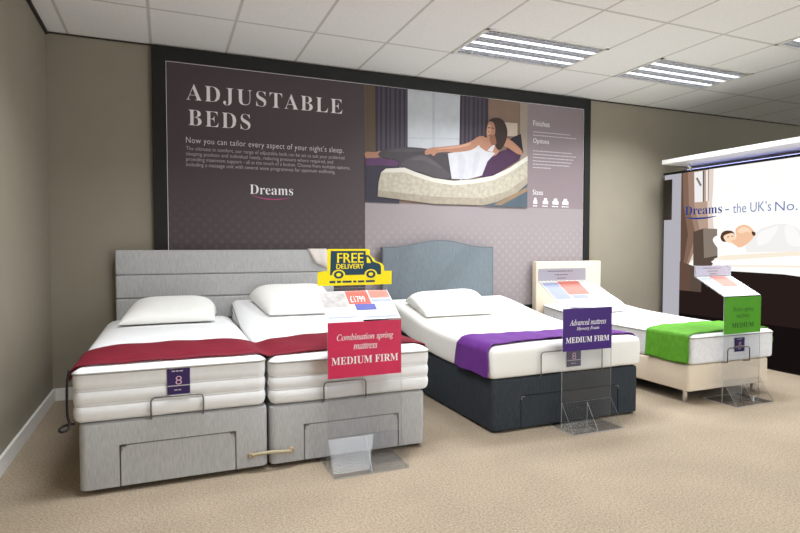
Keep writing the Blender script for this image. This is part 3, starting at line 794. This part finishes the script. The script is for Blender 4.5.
def pathW(u, y):
    hl, hr = .2, .85
    if u < hl:
        s = u / hl; z0_, z1_ = .318 + .006 * math.sin(18 * y), topW(rW[0] + .004, y) + .002
        return Vector((rW[0] - .011 - .012 * (1 - s) * (1 + .6 * math.sin(15 * y)), y, z0_ + (z1_ - z0_) * s))
    if u > hr:
        s = (u - hr) / (1 - hr); z0_, z1_ = .40, topW(rW[1] - .004, y) + .002
        return Vector((rW[1] + .01 + .045 * math.sin(PI * s * .8), y, z1_ + (z0_ - z1_) * s))
    s = (u - hl) / (hr - hl); x = rW[0] - .008 + (rW[1] - rW[0] + .016) * s
    z = topW(min(max(x, rW[0] + .004), rW[1] - .004), y) + .012
    return Vector((x, y, z + .003 * math.sin(15 * x + 9 * y) + .002 * math.sin(37 * x - 4 * y)))
fW = smooth_fn([(0, -2.03), (.2, -2.02), (.3, -2.0), (.6, -1.98), (1, -1.99)])
bW = smooth_fn([(0, -1.60), (.2, -1.60), (.5, -1.56), (.85, -1.58), (1, -1.60)])
runner('bed_runner', 'bright green cloth runner over the foot of the cream bed', pathW, fW, bW, M['green_cloth'], seed=21)

# ------------------------------------------------------------------ acrylic sign stands
def sign_stand(label, x0, yu, card, card_lines, ink, zc0, zc1, y2, z2, zh, header, leaf_bits, wd=.42):
    x1 = x0 + wd
    t = thing('sign_stand', label, 'sign stand', ((x0 + x1) / 2, yu, 0), 'clear acrylic sign stands at the bed ends')
    th = .004
    # one folded sheet: upright, slope, header
    b = B(); prof = [(yu, .006), (yu, zc1 + .004), (y2, z2), (y2 + .004, zh)]
    outer = [(x, y, z) for y, z in prof for x in (x0, x1)]
    F_, K_ = [], []
    for y, z in prof:
        F_.append([b.verts.new((x, y, z)) for x in (x0, x1)]); K_.append([b.verts.new((x, y + th, z - .001)) for x in (x0, x1)])
    for i in range(len(prof) - 1):
        b.faces.new((F_[i][0], F_[i][1], F_[i + 1][1], F_[i + 1][0])); b.faces.new((K_[i][1], K_[i][0], K_[i + 1][0], K_[i + 1][1]))
        for s in (0, 1):
            b.faces.new((F_[i][s], F_[i + 1][s], K_[i + 1][s], K_[i][s])).material_index = 1
    for i in (0, -1): b.faces.new((F_[i][0], F_[i][1], K_[i][1], K_[i][0])).material_index = 1
    build('acrylic_sheet', b, [M['acrylic'], M['acrylic_edge']], t)
    # foot: floor plate, slanted plate and middle gusset
    b = B(); yf_ = yu - .125; zt = .182
    plate(b, (x0, yf_, .0015), (1, 0, 0), (0, 1, 0), wd, .30, .003, 0, 1)
    d = Vector((0, -.125, -(zt - .006)))
    plate(b, (x0, yu - .002, zt), (1, 0, 0), d, wd, d.length, .003, 0, 1)
    xm = (x0 + x1) / 2
    g0 = [(xm, yu - .006, zt - .012), (xm, yu - .006, .007), (xm, yf_ + .012, .007)]
    A_ = [b.verts.new(Vector(p) + Vector((-.0015, 0, 0))) for p in g0]; C_ = [b.verts.new(Vector(p) + Vector((.0015, 0, 0))) for p in g0]
    b.faces.new(A_); b.faces.new(C_[::-1])
    for k in range(3): b.faces.new((A_[k], A_[(k + 1) % 3], C_[(k + 1) % 3], C_[k])).material_index = 1
    build('foot', b, [M['acrylic_foot'], M['acrylic_edge']], t)
    # coloured firmness card
    yc = yu - .004
    cd_ = build('firmness_card', box(B(), x0 + .002, x1 - .002, yc, yc + .0025, zc0, zc1), M[card], t)
    fr = wall_frame(yc - .0008); xm = (x0 + x1) / 2; ch = zc1 - zc0
    for s, yy, ww, hh in card_lines: build('card_lettering', text_bm([T(s, xm, zc0 + ch * yy, wd * ww, ch * hh, 1.0, 'c', .004 if yy > .3 else 0)], fr), M[ink], cd_)
    # leaflet on the slope
    sd = Vector((0, y2 - yu, z2 - zc1 - .004)); L_ = sd.length; nrm = Vector((0, -sd.z, sd.y)).normalized()
    o0 = Vector((x0, yu, zc1 + .004)) + nrm * .002 + sd.normalized() * .004
    b = plate(B(), o0 + Vector((.003, 0, 0)), (1, 0, 0), sd, wd - .006, L_ - .01, .0015)
    lf = build('price_leaflet', b, M['paper'], t)
    su = sd.normalized()
    fr2 = lambda a, c, d_=0.0: o0 + Vector((a, 0, 0)) + su * c + nrm * (.0028 + d_)
    mats = []; b = B()
    for k, (a0, a1, c0, c1, mk) in enumerate(leaf_bits):
        if M[mk] not in mats: mats.append(M[mk])
        flat_poly(b, [(a0 * wd, c0 * L_), (a1 * wd, c0 * L_), (a1 * wd, c1 * L_), (a0 * wd, c1 * L_)], fr2, .0002 * k, mats.index(M[mk]))
    build('leaflet_pictures', b, mats, lf)
    if header == 'card':
        hd = build('header_card', box(B(), x0, x1, y2 - .004, y2 - .001, z2 + .004, zh), M['lilac_paper'], t)
        b = B(); fr3 = wall_frame(y2 - .0045); r_ = random.Random(4); hh = zh - z2
        for yy, ww in ((.74, .62), (.46, .32), (.2, .22)):
            bars(b, xm - ww * wd / 2, z2 + hh * yy, 1, ww * wd, .1, hh * .07, fr3, rnd=r_)
        build('header_lettering', b, M['grey_ink'], hd)
    return t, fr2, L_, lf
LEAF = [(0.02, .36, .42, .95, 'grey_photo'), (.37, .68, .50, .95, 'coral'), (.44, .72, .30, .50, 'blue_print'), (.70, .98, .56, .66, 'pale_blue'), (.70, .98, .70, .95, 'pale_coral'), (.03, .4, .08, .12, 'pale_blue'), (.5, .96, .05, .09, 'pale_blue')]
s1, fr2, L_, lf = sign_stand('clear stand with crimson card and yellow van sign at the grey beds', 1.656, -2.212, 'crimson_card',
    [(si('Combination spring'), .64, .76, .15), (si('mattress'), .50, .32, .11), (sb('MEDIUM FIRM'), .24, .90, .135)], 'white_print', .510, .818, -1.985, .972, .99, None, LEAF, .437)
build('price_lettering', text_bm([T('\u00a31799', .42 * .42, L_ * .56, .42 * .22, L_ * .2)], lambda a, c, d_=0.0: fr2(a, c, .0022)), M['white_print'], lf)
# yellow van header sign
yv = -1.992; vx0 = 1.653; vw = .462
k_ = vw / 650.0                                      # the sign's own drawing is 650 units wide
b = B(); o_ = (vx0 + .006, 1.006)
out = [(0, 0), (650, 0), (650, 150), (582, 150), (578, 205), (560, 235), (500, 260), (490, 290), (462, 315), (452, 330), (452, 385), (440, 395), (90, 395), (82, 385), (82, 160), (8, 150), (0, 142)]
def van_frame(y): return lambda a, c, d=0.0: Vector((o_[0] + a * k_, y - d, o_[1] + c * k_ * .765))
vf = van_frame(yv)
P_ = [Vector((a, c, 0)) for a, c in out]
fa = [b.verts.new(vf(a, c)) for a, c in out]; fb = [b.verts.new(vf(a, c, -.003)) for a, c in out]
for tri in tessellate_polygon([P_]):
    b.faces.new([fa[i] for i in tri]); b.faces.new([fb[i] for i in tri][::-1])
for i in range(len(out)): b.faces.new((fa[i], fa[(i + 1) % len(out)], fb[(i + 1) % len(out)], fb[i]))
vs_ = build('van_sign', b, M['yellow'], s1); tag(vs_, 'yellow van-shaped FREE DELIVERY header')
b = B(); vd = van_frame(yv - .0006)
flat_poly(b, [(104, 112), (112, 374), (414, 374), (414, 112)], vd, 0, 0)
flat_poly(b, [(414, 112), (414, 330), (440, 326), (462, 300), (480, 255), (540, 228), (552, 200), (552, 112)], vd, 0, 0)
def disc(cx, cy, r, d, mi): flat_poly(b, [(cx + r * math.cos(a * PI / 12), cy + r * math.sin(a * PI / 12)) for a in range(24)], vd, d, mi)
flat_poly(b, [(424, 240), (424, 308), (438, 300), (452, 275), (462, 240)], vd, .0003, 1)
for cx in (178, 460): disc(cx, 116, 56, .0003, 1); disc(cx, 116, 42, .0006, 0); disc(cx, 116, 20, .0009, 1)
build('van_drawing', b, [M['navy'], M['yellow']], vs_)
vl = lambda a, c, d=0.0: vd(a, c, .0005)
b = text_bm([T('FREE', 165, 245, 226, 105), T('DELIVERY', 158, 180, 238, 52)], vl)
bl_ = bmesh.new(); bm2 = text_bm([T('FREE', 169, 245, 226, 105), T('DELIVERY', 161, 180, 238, 52)], lambda a, c, d=0.0: vd(a, c, .0007)); merge(b, bm2); bl_.free()
build('van_lettering', b, M['yellow'], vs_)
b = B(); bars(b, 100, 28, 1, 460, 30, 22, vd, rnd=random.Random(9)); build('small_print', b, M['navy'], vs_)

LEAF2 = [(.03, .34, .3, .9, 'pale_blue'), (.36, .80, .45, .95, 'pale_coral'), (.40, .7, .30, .42, 'pale_blue')]
sign_stand('clear stand with purple MEDIUM FIRM card at the slate bed', 3.288, -2.142, 'purple_card',
    [(si('Advanced mattress'), .60, .74, .14), (si('Memory Foam'), .46, .46, .10), (sb('MEDIUM FIRM'), .19, .88, .135)], 'white_print', .530, .818, -1.87, .985, 1.078, 'card', LEAF2)
sign_stand('clear stand with green MEDIUM card at the cream bed', 4.872, -2.10, 'green_card',
    [(si('Pocket spring'), .58, .56, .14), (si('mattress'), .43, .36, .10), (sb('MEDIUM'), .16, .60, .135)], 'green_ink', .545, .836, -1.83, .985, 1.074, 'card', LEAF2)

# ------------------------------------------------------------------ backlit display
DX = 6.43
t = thing('lightbox_display', 'large backlit display of a sleeping woman under a white canopy', 'display', (6.5, -1.8, 0))
YE = -3.6
sf = side_frame(DX); ls = {}
def em(key, rgb, s=1.0): ls[key] = emit('backlit_' + key, rgb, BOX * s)
em('white', (246, 245, 243), .93); em('brown', (120, 94, 80)); em('brown_mid', (146, 120, 106)); em('brown_deep', (92, 70, 60)); em('brown_light', (172, 146, 130)); em('brown_pale', (214, 198, 188)); em('frame', (240, 238, 238), .85); em('frame_line', (90, 76, 70)); em('head', (84, 70, 62)); em('head_light', (128, 116, 106))
em('hair', (84, 56, 42)); em('skin', (228, 184, 152)); em('skin_light', (240, 206, 178)); em('sheet', (226, 224, 222)); em('sheet_light', (234, 232, 230)); em('cream', (232, 222, 204)); em('linen', (252, 251, 250), .92); em('dark', (36, 26, 24)); em('darker', (20, 14, 14)); em('pillow', (248, 246, 244)); em('post', (205, 203, 212), .62)
build('cabinet', box(B(), DX + .006, DX + .3, YE, -.07, 0, 2.09), M['black_frame'], t)
build('top_rail', box(B(), DX - .012, DX + .3, YE, -.07, 2.09, 2.115, .003), M['black_frame'], t)
build('end_post', box(B(), DX - .004, DX + .0055, -.318, -.085, .02, 2.088), ls['post'], t)
b = B()
box(b, DX - .02, DX - .005, -.20, -.085, 1.55, 2.03, .006); build('wall_bracket', b, M['shade_and_bracket'], t)
b = B(); ly = [0]; LK = list(ls)
def G(pts, key, smooth=False, px=True, sc=4.4417, ox=680, oy=160):
    ly[0] += 1
    q = [on_x(ox + p[0] / sc, oy + p[1] / sc, DX) for p in pts] if px else pts
    q = [(min(max(a, .322), -YE), min(max(c, .015), 2.088)) for a, c in q]
    flat_poly(b, q, sf, .0004 + .0003 * ly[0], LK.index(key), smooth)
G([(.32, .01), (3.6, .01), (3.6, 2.089), (.32, 2.089)], 'white', px=False)
G([(0, 40), (150, 40), (148, 120), (142, 200), (150, 300), (160, 340), (0, 500)], 'brown_pale')
G([(0, 40), (128, 40), (122, 200), (126, 320), (0, 500)], 'brown_light')
G([(0, 40), (62, 40), (64, 200), (92, 330), (0, 560)], 'brown_mid')
G([(0, 40), (36, 40), (40, 200), (70, 330), (0, 560)], 'brown')
G([(0, 40), (14, 40), (16, 200), (36, 330), (0, 560)], 'brown_deep')
G([(64, 55), (104, 48), (104, 186), (66, 188)], 'frame'); G([(70, 80), (80, 78), (98, 112), (90, 118)], 'head_light'); G([(102, 48), (108, 47), (106, 186), (102, 186)], 'frame_line')
G([(116, 46), (128, 44), (126, 182), (116, 184)], 'frame'); G([(126, 44), (130, 44), (128, 182), (125, 182)], 'head_light')
G([(60, 320), (104, 304), (166, 306), (168, 440), (140, 470), (60, 470)], 'head'); G([(104, 305), (166, 307), (167, 425), (108, 436)], 'head_light')
G([(.32, .01), (3.6, .01), (3.6, .93), (.32, .98)], 'dark', px=False)
G([(.32, .01), (.60, .01), (.62, .98), (.32, 1.06)], 'head', px=False)
G([(.32, .01), (.46, .01), (.47, 1.0), (.32, 1.06)], 'brown_deep', px=False)
G([(.32, .01), (3.6, .01), (3.6, .70), (.32, .72)], 'dark', px=False)
G([(.32, .01), (3.6, .01), (3.6, .45), (.32, .45)], 'darker', px=False)
G([(140, 452), (180, 425), (240, 405), (640, 385), (640, 532), (240, 478), (150, 462)], 'linen')
G([(150, 440), (190, 424), (640, 398), (640, 418), (200, 446)], 'cream'); G([(230, 466), (640, 470), (640, 480), (232, 474)], 'cream')
G([(148, 352), (176, 334), (240, 340), (262, 372), (240, 396), (190, 400), (165, 385)], 'pillow', True)
G([(320, 338), (360, 305), (420, 286), (470, 282), (520, 300), (560, 330), (640, 350), (640, 402), (300, 412), (290, 390)], 'sheet')
G([(350, 330), (420, 296), (440, 300), (400, 360), (350, 380)], 'sheet_light', True); G([(470, 290), (520, 312), (540, 380), (480, 370)], 'sheet_light', True)
G([(182, 340), (192, 320), (215, 313), (240, 320), (248, 345), (225, 356), (200, 364), (186, 356)], 'hair', True)
G([(250, 306), (280, 288), (312, 296), (336, 326), (322, 352), (290, 380), (262, 388), (246, 370), (252, 340)], 'skin', True)
G([(258, 316), (282, 298), (306, 304), (318, 322), (300, 318), (276, 326)], 'skin_light', True)
G([(196, 340), (216, 328), (240, 326), (252, 346), (250, 362), (232, 370), (208, 362)], 'skin_light', True)
G([(232, 362), (256, 352), (300, 366), (280, 384), (250, 380)], 'skin', True)
G([(212, 342), (222, 338), (222, 341), (213, 345)], 'hair'); G([(230, 338), (240, 336), (240, 339), (231, 341)], 'hair'); G([(226, 357), (236, 355), (235, 359), (228, 360)], 'skin')
G([(322, 318), (338, 322), (336, 336), (326, 334)], 'hair', True)
gp = build('graphic_panel', b, [ls[k] for k in LK], t); tag(gp, 'backlit print of a woman asleep in a white bed')
ls['blue'] = emit('backlit_blue_letter', (46, 66, 140), .8 * BOX); ls['blue_soft'] = emit('backlit_slate_letter', (96, 120, 172), .9 * BOX)
sf2 = side_frame(DX - .014)
build('brand_lettering', text_bm([T(sb('Dreams'), .392, 1.595, .47, .098)], sf2), ls['blue'], gp)
b = B(); ribbon(b, [(.40, 1.568), (.52, 1.552), (.66, 1.552), (.80, 1.566)], lambda s: .02 * math.sin(PI * min(1, s * .9 + .05)), sf2)
build('brand_swoosh', b, ls['blue'], gp)
build('slogan_lettering', text_bm([T('-', .90, 1.622, .045, .012), T('the UK\u2019s', .99, 1.588, .41, .100, 1.0, 'l', -.006), T('No.', 1.44, 1.582, .215, .092, 1.0, 'l', -.006)], sf2), ls['blue_soft'], gp)
build('canopy', box(B(), 6.13, 6.76, YE, -.31, 2.172, 2.222, .004), M['white_paint'], t)
build('canopy_bounce_block', box(B(), 6.14, 6.76, YE, -.32, 2.222, 2.226), M['black_frame'], t)  # unseen black sheet added to stop the canopy bouncing light onto the ceiling
M['led'] = emit('canopy_led', (170, 178, 255), 4.0)
for yy in (-.46, -1.9, -3.3):
    q = B(); tube(q, [(6.42, yy, 2.11), (6.36, yy, 2.178)], .012, 8); build('canopy_bracket', q, M['white_paint'], t, smooth=True)
b = B(); box(b, 6.47, 6.49, YE + .1, -.36, 2.118, 2.126); build('led_strip', b, M['led'], t)
